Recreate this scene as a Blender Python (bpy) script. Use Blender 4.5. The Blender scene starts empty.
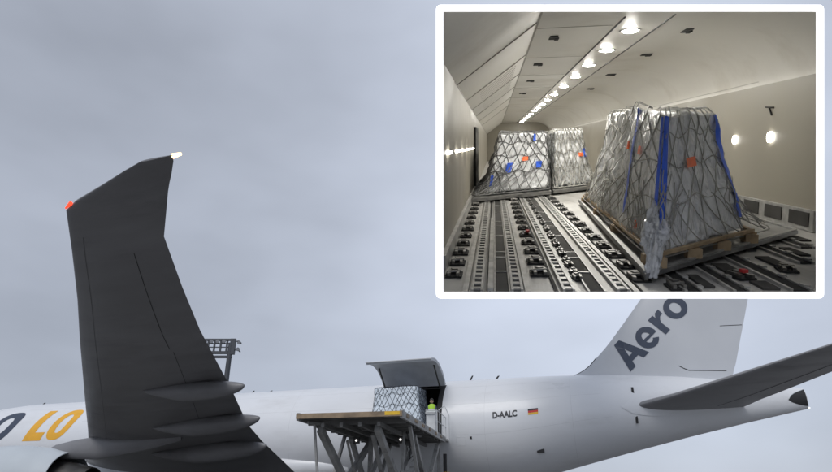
import bpy, math, random
from mathutils import Vector, Matrix, noise
random.seed(7)
R = math.radians
scene = bpy.context.scene
col = scene.collection

# ------------------------------------------------------------------ helpers
class MB:
    """collects geometry, build() links it as ONE mesh object"""
    def __init__(self): self.v = []; self.f = []; self.m = []
    def add(self, vs, fs, mi=0):
        o = len(self.v); self.v += [tuple(p) for p in vs]
        self.f += [tuple(o + i for i in f) for f in fs]; self.m += [mi] * len(fs); return self
    def box(self, c, s, rot=None, mi=0):
        c = Vector(c); vs = []
        for x in (-.5, .5):
            for y in (-.5, .5):
                for z in (-.5, .5):
                    p = Vector((x * s[0], y * s[1], z * s[2]))
                    if rot is not None: p = rot @ p
                    vs.append(c + p)
        return self.add(vs, [(0, 1, 3, 2), (4, 6, 7, 5), (0, 4, 5, 1), (2, 3, 7, 6), (0, 2, 6, 4), (1, 5, 7, 3)], mi)
    def beam(self, p, q, w, h, up=(0, 0, 1), mi=0):
        p, q = Vector(p), Vector(q); d = q - p; L = d.length
        if L < 1e-6: return self
        x = d / L; u = Vector(up)
        if abs(x.dot(u)) > .98: u = Vector((1, 0, 0))
        y = u.cross(x).normalized(); z = x.cross(y)
        return self.box((p + q) / 2, (L, w, h), Matrix((x, y, z)).transposed(), mi)
    def tube(self, pts, r, n=6, cap=True, mi=0):
        pts = [Vector(p) for p in pts]; k = len(pts)
        rs = r if isinstance(r, (list, tuple)) else [r] * k
        vs = []; fs = []; prev = None
        for i, p in enumerate(pts):
            d = (pts[min(i + 1, k - 1)] - pts[max(i - 1, 0)])
            d = d.normalized() if d.length > 1e-9 else Vector((0, 0, 1))
            if prev is None:
                a = Vector((0, 0, 1)) if abs(d.z) < .9 else Vector((1, 0, 0))
                prev = d.cross(a).normalized()
            e1 = prev - d * prev.dot(d)
            e1 = e1.normalized() if e1.length > 1e-6 else d.orthogonal().normalized()
            prev = e1; e2 = d.cross(e1)
            for j in range(n):
                t = 2 * math.pi * j / n
                vs.append(p + (e1 * math.cos(t) + e2 * math.sin(t)) * rs[i])
        for i in range(k - 1):
            for j in range(n):
                a = i * n + j; b = i * n + (j + 1) % n
                fs.append((a, b, b + n, a + n))
        if cap:
            fs.append(tuple(range(n))[::-1]); fs.append(tuple((k - 1) * n + j for j in range(n)))
        return self.add(vs, fs, mi)
    def loft(self, rings, closed=True, capa=False, capb=False, mi=0):
        n = len(rings[0]); vs = [p for r in rings for p in r]; fs = []
        for i in range(len(rings) - 1):
            for j in range(n if closed else n - 1):
                a = i * n + j; b = i * n + (j + 1) % n
                fs.append((a, b, b + n, a + n))
        if capa: fs.append(tuple(range(n))[::-1])
        if capb: fs.append(tuple((len(rings) - 1) * n + j for j in range(n)))
        return self.add(vs, fs, mi)
    def prism(self, poly, d, mi=0):
        """poly: 3-D points of a flat outline; d: extrusion vector"""
        n = len(poly); d = Vector(d); P = [Vector(p) for p in poly]
        fs = [tuple(range(n))[::-1], tuple(range(n, 2 * n))]
        fs += [(i, (i + 1) % n, n + (i + 1) % n, n + i) for i in range(n)]
        return self.add(P + [p + d for p in P], fs, mi)
    def disc(self, c, nrm, r, n=16, t=.02, mi=0):
        nrm = Vector(nrm).normalized(); e1 = nrm.orthogonal().normalized(); e2 = nrm.cross(e1); c = Vector(c)
        return self.prism([c + (e1 * math.cos(2 * math.pi * i / n) + e2 * math.sin(2 * math.pi * i / n)) * r for i in range(n)], nrm * t, mi)
    def build(self, name, mats, parent=None, smooth=False, fix=True):
        me = bpy.data.meshes.new(name); me.from_pydata(self.v, [], self.f); me.update()
        mats = mats if isinstance(mats, (list, tuple)) else [mats]
        for m in mats: me.materials.append(m)
        if len(mats) > 1: me.polygons.foreach_set('material_index', self.m)
        if fix:
            import bmesh
            bm = bmesh.new(); bm.from_mesh(me); bmesh.ops.recalc_face_normals(bm, faces=bm.faces); bm.to_mesh(me); bm.free()
        if smooth:
            me.polygons.foreach_set('use_smooth', [True] * len(me.polygons))
            if smooth != 'all': me.set_sharp_from_angle(angle=R(35))
        o = bpy.data.objects.new(name, me); col.objects.link(o)
        if parent is not None: o.parent = parent
        return o

def tag(o, label=None, cat=None, group=None, kind=None):
    for k, v in (('label', label), ('category', cat), ('group', group), ('kind', kind)):
        if v: o[k] = v
    return o
def empty(name, mat):
    o = bpy.data.objects.new(name, None); o.empty_display_size = .3; col.objects.link(o); o.matrix_world = mat; return o

# ------------------------------------------------------------------ materials
def mat(name, base, rough=.5, metal=0., var=.12, vscale=3., bump=0., bscale=20., spec=.5, dirt=None, dscale=1., stretch=None, coat=0.):
    m = bpy.data.materials.new(name); m.use_nodes = True
    nt = m.node_tree; N = nt.nodes; L = nt.links; b = N['Principled BSDF']
    b.inputs['Roughness'].default_value = rough; b.inputs['Metallic'].default_value = metal
    b.inputs['Specular IOR Level'].default_value = spec; b.inputs['Coat Weight'].default_value = coat
    tc = N.new('ShaderNodeTexCoord'); src = tc.outputs['Object']
    if stretch:
        mp = N.new('ShaderNodeMapping'); mp.inputs['Scale'].default_value = stretch; L.new(src, mp.inputs[0]); src = mp.outputs[0]
    n = N.new('ShaderNodeTexNoise'); n.inputs['Scale'].default_value = vscale; n.inputs['Detail'].default_value = 6; L.new(src, n.inputs['Vector'])
    r = N.new('ShaderNodeMapRange'); r.inputs[1].default_value = .3; r.inputs[2].default_value = .7
    r.inputs[3].default_value = 1 - var; r.inputs[4].default_value = 1 + var; L.new(n.outputs[0], r.inputs[0])
    mx = N.new('ShaderNodeVectorMath'); mx.operation = 'SCALE'; mx.inputs[0].default_value = base[:3]; L.new(r.outputs[0], mx.inputs['Scale'])
    out = mx.outputs[0]
    if dirt:
        n2 = N.new('ShaderNodeTexNoise'); n2.inputs['Scale'].default_value = dscale; n2.inputs['Detail'].default_value = 8; n2.inputs['Roughness'].default_value = .65; L.new(src, n2.inputs['Vector'])
        cr = N.new('ShaderNodeMapRange'); cr.inputs[1].default_value = .52; cr.inputs[2].default_value = .75; cr.inputs[3].default_value = 0; cr.inputs[4].default_value = .8; L.new(n2.outputs[0], cr.inputs[0])
        mi = N.new('ShaderNodeMix'); mi.data_type = 'RGBA'; L.new(cr.outputs[0], mi.inputs[0]); L.new(out, mi.inputs[6]); mi.inputs[7].default_value = (*dirt, 1); out = mi.outputs[2]
    L.new(out, b.inputs['Base Color'])
    r2 = N.new('ShaderNodeMapRange'); r2.inputs[1].default_value = .3; r2.inputs[2].default_value = .7
    r2.inputs[3].default_value = max(.02, rough - .08); r2.inputs[4].default_value = min(1, rough + .1); L.new(n.outputs[0], r2.inputs[0]); L.new(r2.outputs[0], b.inputs['Roughness'])
    if bump:
        nb = N.new('ShaderNodeTexNoise'); nb.inputs['Scale'].default_value = bscale; nb.inputs['Detail'].default_value = 5; L.new(src, nb.inputs['Vector'])
        bp = N.new('ShaderNodeBump'); bp.inputs['Strength'].default_value = bump; bp.inputs['Distance'].default_value = .03
        L.new(nb.outputs[0], bp.inputs['Height']); L.new(bp.outputs[0], b.inputs['Normal'])
    return m
def emit(name, c, s):
    m = bpy.data.materials.new(name); m.use_nodes = True; b = m.node_tree.nodes['Principled BSDF']
    b.inputs['Base Color'].default_value = (*c, 1); b.inputs['Emission Color'].default_value = (*c, 1); b.inputs['Emission Strength'].default_value = s
    return m
M = dict(
    white=mat('aircraft_white_paint', (.74, .755, .78), .34, var=.05, vscale=.5, bump=.03, bscale=.9, dirt=(.6, .605, .615), dscale=.5, stretch=(.35, 1, 1), coat=.15),
    fin=mat('fin_grey_paint', (.56, .58, .61), .38, var=.03, vscale=.5),
    wing=mat('wing_grey_paint', (.19, .19, .2), .42, var=.2, vscale=.7, dirt=(.12, .12, .128), dscale=.5, stretch=(.4, 1.4, 1)),
    tailgrey=mat('stabilizer_grey_paint', (.25, .25, .26), .4, var=.1, vscale=.6, dirt=(.17, .17, .175), dscale=.6, stretch=(.4, 1.4, 1)),
    nacelle=mat('engine_cowl_paint', (.5, .54, .57), .3, var=.05, vscale=.6),
    darkmetal=mat('dark_burnt_metal', (.07, .068, .065), .45, .7, var=.3, vscale=2.),
    gap=mat('panel_gap', (.02, .02, .022), .7),
    navy=mat('navy_lettering', (.045, .06, .095), .4, var=.05),
    orange=mat('orange_lettering', (.82, .42, .03), .4, var=.05),
    black=mat('black_lettering', (.02, .022, .03), .45),
    red=mat('flag_red', (.6, .03, .03), .45), gold=mat('flag_gold', (.8, .5, .05), .45),
    doorin=mat('door_inner_lining', (.56, .58, .61), .55, var=.12, vscale=1.2),
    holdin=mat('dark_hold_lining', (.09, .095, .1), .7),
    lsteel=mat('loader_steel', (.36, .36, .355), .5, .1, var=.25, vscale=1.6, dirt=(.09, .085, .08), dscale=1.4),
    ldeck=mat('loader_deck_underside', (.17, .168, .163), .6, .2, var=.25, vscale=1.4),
    rust=mat('worn_yellow_edge', (.29, .215, .14), .6, var=.35, vscale=2.5, dirt=(.16, .12, .09), dscale=2.),
    yellow=mat('safety_yellow', (.8, .5, .03), .45),
    loaderwhite=mat('loader_white_paint', (.62, .64, .65), .45, var=.1),
    mast=mat('mast_galvanised', (.07, .075, .085), .6, .3, var=.15),
    lampglass=mat('floodlight_glass', (.25, .26, .28), .2),
    asphalt=mat('apron_concrete', (.19, .187, .182), .75, var=.3, vscale=.15, bump=.3, bscale=30.),
    tyre=mat('tyre_rubber', (.03, .03, .03), .8), strut=mat('gear_strut', (.5, .5, .5), .35, .5),
    film=mat('clear_plastic_film', (.9, .91, .93), .2, var=.1, vscale=4., bump=.9, bscale=4.5, dirt=(.7, .71, .74), dscale=2.6, stretch=(1, 1, .55)),
    filmw=mat('white_plastic_wrap', (.85, .86, .88), .25, var=.1, vscale=6, bump=.7, bscale=7.),
    netc=mat('cargo_net_cord', (.38, .375, .35), .65, var=.35, vscale=5.),
    wrapblue=mat('pale_blue_wrap', (.74, .82, .90), .3, var=.1, vscale=3., bump=.4, bscale=4.),
    netm=mat('grey_cargo_net_cord', (.13, .13, .13), .65, var=.3, vscale=5.),
    netd=mat('dark_cargo_net_cord', (.045, .05, .06), .65, var=.3, vscale=5.),
    strap=mat('blue_strap', (.04, .13, .72), .5, var=.2),
    sticker=mat('orange_sticker', (.95, .17, .05), .5, var=.1),
    traym=mat('aluminium_tray', (.30, .30, .30), .4, .75, var=.25, vscale=3, dirt=(.10, .10, .1), dscale=2.5),
    wood=mat('pallet_wood', (.42, .31, .19), .7, var=.3, vscale=6., bump=.3),
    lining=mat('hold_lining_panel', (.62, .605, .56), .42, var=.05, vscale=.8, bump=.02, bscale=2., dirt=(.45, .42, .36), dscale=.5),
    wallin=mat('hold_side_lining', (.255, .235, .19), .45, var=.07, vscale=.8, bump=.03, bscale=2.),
    hfloor=mat('hold_floor_metal', (.42, .41, .39), .5, .15, var=.22, vscale=2., dirt=(.2, .19, .175), dscale=3., stretch=(1, .3, 1)),
    rail=mat('roller_rail_metal', (.4, .395, .38), .45, .4, var=.35, vscale=5., dirt=(.2, .19, .18), dscale=4.),
    dark=mat('roller_slot_dark', (.03, .03, .03), .8, var=.3, spec=.2),
    panel=mat('dark_floor_panel', (.06, .058, .055), .8, var=.3, vscale=3., spec=.15),
    latch=mat('latch_metal', (.17, .165, .155), .4, .7, var=.4, vscale=8.),
    lred=mat('latch_red', (.6, .05, .05), .5),
    frameglow=emit('white_frame_added_glow', (1, .995, 1), .95),  # emission added so the border stays bright white; it is no lamp
    shell=mat('hold_outer_skin', (.6, .61, .62), .5, var=.05),
    lamp=emit('lit_ceiling_lamp', (1, .97, .9), 400.),
    wallglow=emit('wall_glow', (1, .97, .9), 14.),  # shared glow of the wall discs and the painted reflection dashes
    flood=emit('lit_floodlight', (1, .98, .95), 2.),
    navred=emit('red_navigation_light', (1, .06, .02), 1.6), strobe=emit('warm_tip_light', (1, .6, .25), 4.),
    vest=mat('hi_vis_vest', (.45, .75, .06), .6), cloth=mat('navy_workwear', (.05, .06, .09), .8), skin=mat('skin', (.5, .32, .24), .5), hair=mat('dark_hair', (.03, .025, .02), .6),
)
for k_ in ('film', 'filmw'):
    nt = M[k_].node_tree; bp_ = [n for n in nt.nodes if n.type == 'BUMP'][0]; hs = []
    for sc_, ds_ in ((2.2, 1.2), (5.5, .8)):
        nn = nt.nodes.new('ShaderNodeTexNoise'); nn.inputs['Scale'].default_value = sc_; nn.inputs['Detail'].default_value = 2; nn.inputs['Distortion'].default_value = ds_
        mp_ = [n for n in nt.nodes if n.type == 'MAPPING']; nt.links.new(mp_[0].outputs[0] if mp_ else [n for n in nt.nodes if n.type == 'TEX_COORD'][0].outputs['Object'], nn.inputs['Vector'])
        a1 = nt.nodes.new('ShaderNodeMath'); a1.operation = 'SUBTRACT'; nt.links.new(nn.outputs[0], a1.inputs[0]); a1.inputs[1].default_value = .5
        a2 = nt.nodes.new('ShaderNodeMath'); a2.operation = 'ABSOLUTE'; nt.links.new(a1.outputs[0], a2.inputs[0])
        a3 = nt.nodes.new('ShaderNodeMath'); a3.operation = 'MULTIPLY'; nt.links.new(a2.outputs[0], a3.inputs[0]); a3.inputs[1].default_value = 6.5 / sc_; hs.append(a3.outputs[0])
    a4 = nt.nodes.new('ShaderNodeMath'); a4.operation = 'ADD'; nt.links.new(hs[0], a4.inputs[0]); nt.links.new(hs[1], a4.inputs[1]); nt.links.new(a4.outputs[0], bp_.inputs['Height'])
    bp_.inputs['Strength'].default_value = .8; bp_.inputs['Distance'].default_value = .11
    pb = nt.nodes['Principled BSDF']; outn = nt.nodes['Material Output']
    tr = nt.nodes.new('ShaderNodeBsdfTranslucent'); tr.inputs[0].default_value = (.86, .88, .9, 1); ms = nt.nodes.new('ShaderNodeMixShader'); ms.inputs[0].default_value = .12 if k_ == 'film' else .35
    nt.links.new(pb.outputs[0], ms.inputs[1]); nt.links.new(tr.outputs[0], ms.inputs[2]); nt.links.new(ms.outputs[0], outn.inputs[0])
M['silver'] = mat('vest_silver_band', (.7, .7, .7), .4)

# ------------------------------------------------------------------ camera
cam = bpy.data.cameras.new('camera'); cam.sensor_width = 36; cam.lens = 600 / 832 * 36; cam.clip_end = 6000; cam.clip_start = .1
camo = bpy.data.objects.new('camera', cam); col.objects.link(camo)
camo.location = (0, 0, 1.7); camo.rotation_euler = (R(90 + 24), 0, 0); scene.camera = camo

# ------------------------------------------------------------------ light
w = bpy.data.worlds.new('World'); scene.world = w; w.use_nodes = True
nt = w.node_tree; N = nt.nodes; L = nt.links; bg = N['Background']
SUN_EL, SUN_AZ = R(46), R(205)           # azimuth measured from +Y towards +X
sky = N.new('ShaderNodeTexSky'); sky.sky_type = 'NISHITA'; sky.sun_disc = False; sky.sun_elevation = SUN_EL; sky.sun_rotation = SUN_AZ
tc = N.new('ShaderNodeTexCoord')
def math_(op, a, b=None, clamp=False):
    n = N.new('ShaderNodeMath'); n.operation = op; n.use_clamp = clamp
    for i, x in enumerate((a, b)):
        if x is None: continue
        if isinstance(x, (int, float)): n.inputs[i].default_value = x
        else: L.new(x, n.inputs[i])
    return n.outputs[0]
def dot(v):
    n = N.new('ShaderNodeVectorMath'); n.operation = 'DOT_PRODUCT'; L.new(tc.outputs['Generated'], n.inputs[0]); n.inputs[1].default_value = Vector(v).normalized(); return n.outputs['Value']
def noise_(sc, st, det=5, off=(0, 0, 0)):
    mp = N.new('ShaderNodeMapping'); mp.inputs['Scale'].default_value = st; mp.inputs['Location'].default_value = off; L.new(tc.outputs['Generated'], mp.inputs[0])
    n = N.new('ShaderNodeTexNoise'); n.inputs['Scale'].default_value = sc; n.inputs['Detail'].default_value = det; n.inputs['Roughness'].default_value = .5; L.new(mp.outputs[0], n.inputs['Vector']); return n.outputs[0]
lobe = math_('POWER', math_('MAXIMUM', dot((.31, .82, .47)), 0), 9)          # the brighter part of the cloud deck
sep = N.new('ShaderNodeSeparateXYZ'); L.new(tc.outputs['Generated'], sep.inputs[0])
n1 = noise_(2.6, (1, 1, 2.2), 3); n2 = noise_(7., (1, 1, 2.4), 4, (3, 1, 2))
bright = math_('ADD', math_('ADD', .425, math_('MULTIPLY', lobe, .36)), math_('MULTIPLY', math_('MAXIMUM', dot((.1, -.9, .42)), 0), .3))  # last term: unseen sky brightness added behind the camera to light the aircraft
clouds = math_('ADD', math_('MULTIPLY', math_('SUBTRACT', n1, .5), .32), math_('MULTIPLY', math_('SUBTRACT', n2, .5), .05))
bright = math_('ADD', bright, clouds)
lowglow = math_('POWER', math_('SUBTRACT', 1., math_('ABSOLUTE', math_('SUBTRACT', sep.outputs[2], .2)), True), 8)
bright = math_('ADD', bright, math_('MULTIPLY', lowglow, .05))
cc = N.new('ShaderNodeVectorMath'); cc.operation = 'SCALE'; cc.inputs[0].default_value = (.92, 1.0, 1.175)
L.new(math_('MULTIPLY', bright, 10.), cc.inputs['Scale'])
mx = N.new('ShaderNodeMix'); mx.data_type = 'RGBA'; mx.inputs[0].default_value = .92
L.new(sky.outputs[0], mx.inputs[6]); L.new(cc.outputs[0], mx.inputs[7]); L.new(mx.outputs[2], bg.inputs[0]); bg.inputs[1].default_value = .1
sun = bpy.data.lights.new('sun', 'SUN'); sun.energy = 1.25; sun.angle = R(25); sun.color = (1, .97, .93)
so = bpy.data.objects.new('sun', sun); col.objects.link(so)
sd = Vector((math.sin(SUN_AZ) * math.cos(SUN_EL), math.cos(SUN_AZ) * math.cos(SUN_EL), math.sin(SUN_EL)))
so.rotation_euler = sd.to_track_quat('Z', 'Y').to_euler(); so.location = (0, 0, 60)

# ------------------------------------------------------------------ ground
g = MB(); g.add([(-2500, -2500, 0), (2500, -2500, 0), (2500, 2500, 0), (-2500, 2500, 0)], [(0, 1, 2, 3)])
tag(g.build('apron_ground', M['asphalt'], fix=False), kind='structure')

# ------------------------------------------------------------------ aircraft: local axes x = aft, y = starboard, z = up; s below is metres to port
YAW = R(-17.1)
M_AC = Matrix.Translation((0, 40, 0)) @ Matrix.Rotation(YAW, 4, 'Z')
plane = empty('cargo_aircraft', M_AC)
tag(plane, 'white freighter aircraft with grey tail fin and open side cargo door behind the loader', 'aircraft')
def P(a, s, z): return Vector((a, -s, z))
RAD, ZC = 3.1, 5.75
def interp(x, tab):
    if x <= tab[0][0]: return tab[0][1:]
    for p, q in zip(tab, tab[1:]):
        if x <= q[0]:
            t = (x - p[0]) / (q[0] - p[0]); return [u + (v - u) * t for u, v in zip(p[1:], q[1:])]
    return tab[-1][1:]
#            a     top   bottom halfwidth
FUS = [(-41.5, 5.1, 4.9, .1), (-41.0, 5.7, 4.3, .75), (-40, 6.4, 3.75, 1.3), (-38.5, 7.25, 3.2, 1.95), (-36.5, 8.1, 2.85, 2.6), (-34, 8.65, 2.67, 2.98), (-31.5, 8.83, 2.65, 3.09), (-30, 8.85, 2.65, 3.1),
       (5., 8.85, 2.65, 3.1), (6.5, 8.85, 2.82, 3.07), (8.5, 8.84, 3.26, 2.9), (10.5, 8.79, 3.76, 2.6), (13, 8.66, 4.37, 2.1), (16, 8.42, 5.07, 1.5), (19, 8.02, 5.72, .92), (21, 7.68, 6.12, .55), (22.2, 7.44, 6.36, .36)]
DA0, DA1, DT0, DT1 = -1.6, 2.5, -12, 58
stations = sorted(set([round(-41.5 + .25 * i, 3) for i in range(14)] + [-38, -37.2, -36.5, -35.2, -34, -32.7, -31.5, -30] + [-29 + i for i in range(28)] + [DA0, DA1, -.9, 0, .9, 1.8, 3.5, 4.2, 5] + [5.5 + .45 * i for i in range(37)] + [22.2]))
def fus_pt(a, th, off=0.):
    t, b, hw = interp(a, FUS); zc = (t + b) / 2; hh = (t - b) / 2
    return P(a, (hw + off) * math.cos(th), zc + (hh + off) * math.sin(th))
NA = 180
mb = MB(); vs = []; fs = []
for a in stations:
    for j in range(NA): vs.append(fus_pt(a, R(2 * j)))
for i in range(len(stations) - 1):
    am = (stations[i] + stations[i + 1]) / 2
    for j in range(NA):
        ang = 2 * j + 1; ang = ang - 360 if ang > 180 else ang
        if DA0 < am < DA1 and DT0 < ang < DT1: continue
        k = i * NA + j; q = i * NA + (j + 1) % NA
        fs.append((k, q, q + NA, k + NA))
fs.append(tuple(range(NA))); e = (len(stations) - 1) * NA; fs.append(tuple(e + j for j in range(NA)))
mb.add(vs, fs); fus = mb.build('fuselage', M['white'], plane, smooth=True)

# hold seen through the open door: lining walls, floor
lin = MB(); fs2 = []
# cut the lining where the door is: rebuild as an open shell
lin.loft([[P(a, (RAD - .2) * math.cos(R(t)), ZC + (RAD - .2) * math.sin(R(t))) for t in range(58, 196, 6)] for a in (DA0 - 3, DA1 + 3)], closed=False)
lin.box(P((DA0 + DA1) / 2, 0, 5.0), (DA1 - DA0 + 6, 5.6, .12))
for a in (DA0 - 3, DA1 + 3):
    lin.prism([P(a, (RAD - .2) * math.cos(R(t)), ZC + (RAD - .2) * math.sin(R(t))) for t in range(-12, 194, 6)], (.05, 0, 0))
lin.build('hold_lining', M['holdin'], plane)
# door surround: jambs and sill
mb = MB()
def arc_strip(a0, a1, r0, r1, t0, t1, n=18):
    rings = []
    for i in range(n + 1):
        t = R(t0 + (t1 - t0) * i / n)
        rings.append([P(a0, r0 * math.cos(t), ZC + r0 * math.sin(t)), P(a1, r0 * math.cos(t), ZC + r0 * math.sin(t)), P(a1, r1 * math.cos(t), ZC + r1 * math.sin(t)), P(a0, r1 * math.cos(t), ZC + r1 * math.sin(t))])
    return rings
for a0, a1 in ((DA0 - .003, DA0 + .22), (DA1 - .3, DA1 + .003)):
    mb.loft(arc_strip(a0, a1, RAD - .32, RAD - .012, DT0, DT1), capa=True, capb=True)
mb.box(P((DA0 + DA1) / 2, 2.86, 5.02), (DA1 - DA0 - .6, .36, .14))
mb.build('door_surround', M['gap'], plane, smooth=True)
# the cargo door, swung up about its hinge
HS, HZ = RAD * math.cos(R(DT1)), ZC + RAD * math.sin(R(DT1))
fs_, fz_ = RAD * math.cos(R(DT0)) - HS, ZC + RAD * math.sin(R(DT0)) - HZ
ROT = R(15) - math.atan2(fz_, fs_)
def swing(s, z):
    ds, dz = s - HS, z - HZ; c, n_ = math.cos(ROT), math.sin(ROT)
    return HS + .06 + ds * c - dz * n_, HZ + .03 + ds * n_ + dz * c
def door_shell(r0, r1, a0, a1, t0=DT0 + .5, t1=DT1 - .5, n=22):
    rings = []
    for i in range(n + 1):
        t = R(t0 + (t1 - t0) * i / n); row = []
        for a, r in ((a0, r1), (a1, r1), (a1, r0), (a0, r0)):
            s, z = swing(r * math.cos(t), ZC + r * math.sin(t)); row.append(P(a, s, z))
        rings.append(row)
    m = MB(); m.loft(rings, capa=True, capb=True); return m
door = door_shell(RAD - .05, RAD, DA0 + .03, DA1 - .03).build('cargo_door', M['white'], plane, smooth=True)
door_shell(RAD - .17, RAD - .052, DA0 + .05, DA1 - .05, DT0 + 2).build('door_lining', M['doorin'], door, smooth=True)
for a in (-1.3, 2.2):
    s, z = swing((RAD - .2) * math.cos(R(20)), ZC + (RAD - .2) * math.sin(R(20)))
    mb = MB(); mb.tube([P(a, s, z), P(a, HS + .05, HZ - .6)], .05, 8); mb.build('door_actuator', M['darkmetal'], door)

# lettering ----------------------------------------------------------------
def text_mesh(body, size, bold=0., shear=0., sx=1.):
    cu = bpy.data.curves.new('lettering', 'FONT'); cu.body = body; cu.size = size; cu.offset = bold; cu.shear = shear; cu.resolution_u = 6
    o = bpy.data.objects.new('lettering', cu); col.objects.link(o)
    dg = bpy.context.evaluated_depsgraph_get(); dg.update()
    me = bpy.data.meshes.new_from_object(o.evaluated_get(dg)); bpy.data.objects.remove(o)
    vs = [(v.co.x * sx, v.co.y) for v in me.vertices]; fs = [tuple(p.vertices) for p in me.polygons]
    return vs, fs
def on_fuselage(vs, fs, a0, arc0, name, m, parent, off=.012):
    mb = MB(); mb.add([fus_pt(a0 + x, (arc0 + y) / RAD, off) for x, y in vs], fs); return mb.build(name, m, parent, fix=False)
SH = .42    # italic slant
def ring_letter(w, h, t, n=48, k=4):
    vs = []; fs = []
    for i in range(n):
        th = 2 * math.pi * i / n
        for j in range(k + 1):
            f = j / k; rx = w / 2 - t * f * 1.0; ry = h / 2 - t * f * .8
            c, s = math.cos(th), math.sin(th); ex = 2 / 2.5
            x = rx * math.copysign(abs(c) ** ex, c); y = ry * math.copysign(abs(s) ** ex, s)
            vs.append((x + (y) * SH, y + h / 2))
    for i in range(n):
        for j in range(k):
            a = i * (k + 1) + j; b = ((i + 1) % n) * (k + 1) + j; fs.append((a, b, b + 1, a + 1))
    return vs, fs
def bar_letter(h, stem, wid, foot):
    vs = []; fs = []
    def quad(x0, x1, y0, y1, n=10):
        o = len(vs)
        for i in range(n + 1):
            y = y0 + (y1 - y0) * i / n
            for x in (x0, x1): vs.append((x + y * SH, y))
        for i in range(n): k = o + 2 * i; fs.append((k, k + 1, k + 3, k + 2))
    quad(0, stem, foot, h); quad(0, wid, 0, foot, 4); return vs, fs
HL = 2.42
vs, fs = ring_letter(2.3, HL, .7); a = on_fuselage(vs, fs, -31.1, .02, 'fuselage_lettering', M['navy'], fus); tag(a, 'navy lower case o at the left edge')
vs, fs = bar_letter(HL, .74, 1.64, .58); a = on_fuselage(vs, fs, -28.75, .02, 'fuselage_lettering', M['orange'], fus); tag(a, 'orange slanted letter L')
vs, fs = ring_letter(1.86, HL * .98, .6); a = on_fuselage(vs, fs, -25.55, .04, 'fuselage_lettering', M['orange'], fus); tag(a, 'orange slanted letter O beside the wing')
vs, fs = text_mesh('D-AALC', .50, .018, 0, .78)
on_fuselage(vs, fs, 5.5, .335, 'registration', M['black'], fus, .015)
for k, (mname, y0) in enumerate((('black', .24), ('red', .12), ('gold', 0.))):
    a = on_fuselage([(0, y0), (.56, y0), (.56, y0 + .115), (0, y0 + .115)], [(0, 1, 2, 3)], 7.52, .31, 'flag_stripe', M[mname], fus, .012)
# antennas, drain masts, probes
for a, hgt, r_ in ((-31.2, .16, .15), (-12.3, .18, .1), (-10.9, .12, .14), (3.55, .34, .12), (5.2, .24, .16)):
    mb = MB(); mb.prism([P(a, .03, 8.83), P(a + r_, .03, 8.83), P(a + r_ + .18, .03, 8.84 + hgt), P(a + r_ * .5 + .16, .03, 8.84 + hgt)], (0, .06, 0))
    mb.build('antenna', M['gap'], fus)
mb = MB(); mb.box(fus_pt(8.0, R(-35), .0), (.4, .08, .22)); mb.build('outflow_vent', M['gap'], fus)
mb = MB(); mb.box(fus_pt(4.2, R(-12), .0), (.12, .05, .12)); mb.build('static_port', M['gap'], fus)
# skin joints: thin circumferential lines
JM = mat('skin_joint_grey', (.6, .61, .63), .4)
for a in (-20.6, -14.1, -7.4, 5.02, 9.9):
    mb = MB(); rr = [fus_pt(a, R(t), .002) for t in range(-80, 262, 4)]; r2 = [fus_pt(a + .014, R(t), .002) for t in range(-80, 262, 4)]
    mb.loft([rr, r2], closed=False); mb.build('skin_joint', JM, fus, smooth='all', fix=False)
for th, a0, a1 in ((24, -24, DA0 - .1), (24, DA1 + .1, 11.5), (-9, -4, DA0 - .1), (-9, DA1 + .1, 12), (50, -30, DA0 - .1), (50, DA1 + .1, 9)):      # lap joints along the skin
    mb = MB(); mb.loft([[fus_pt(a0 + (a1 - a0) * i / 30, R(th) + k, .002) for k in (0, .0045)] for i in range(31)], closed=False); mb.build('skin_joint', JM, fus, smooth='all', fix=False)
mb = MB(); o_ = [(3.35 + .55 * x, -20 + 9 * y) for x, y in ((0, 0), (1, 0), (1, 1), (0, 1), (0, 0))]
mb.tube([fus_pt(a, R(t), .001) for (a, t) in [(p[0] + (q[0] - p[0]) * k / 6, p[1] + (q[1] - p[1]) * k / 6) for p, q in zip(o_, o_[1:]) for k in range(6)] + [o_[0]]], .009, 4); mb.build('service_hatch', JM, fus)

# aerofoil lofts -------------------------------------------------------------
XS = [0, .006, .02, .05, .1, .18, .28, .4, .52, .64, .75, .85, .93, 1.]
def naca(x, t): return 5 * t * (.2969 * x ** .5 - .126 * x - .3516 * x * x + .2843 * x ** 3 - .1036 * x ** 4)
def aero_ring(le, te, t, up=.62):
    """le / te points (Vector); thickness along +z"""
    c = (te - le).length; top = []; bot = []
    for x in XS:
        p = le.lerp(te, x); h = naca(x, t) * c * 2
        top.append(p + Vector((0, 0, h * up))); bot.append(p - Vector((0, 0, h * (1 - up))))
    return top + bot[::-1][1:-1] if False else top + bot[::-1]
#        s      leA     teA    leZ   teZ   t
WING = [(2.6, -23.2, -6.55, 4.45, 3.1, .105), (4.5, -21.3, -6.98, 4.75, 4.1, .11), (6.6, -19.25, -7.1, 5.0, 4.92, .115), (10.5, -15.7, -5.7, 5.4, 5.36, .11), (16.2, -10.6, -3.03, 6.0, 6.0, .10), (22.6, -4.85, -.15, 6.68, 6.67, .095),
        (25.5, -2.2, 1.3, 6.98, 6.98, .095), (28.0, .02, 2.62, 7.2, 7.24, .09), (29.55, 1.36, 3.9, 7.35, 7.4, .08), (29.8, 1.85, 4.12, 7.37, 7.42, .075), (30.1, 2.72, 4.4, 7.41, 7.44, .07), (30.4, 3.55, 4.66, 7.45, 7.48, .065), (30.56, 4.05, 4.76, 7.48, 7.5, .05)]
mb = MB(); mb.loft([aero_ring(P(a0, s, z0), P(a1, s, z1), t) for s, a0, a1, z0, z1, t in WING], capa=True, capb=True)
wing = mb.build('wing', M['wing'], plane, smooth=True)
tag(wing, 'dark underside of the near wing')
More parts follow.
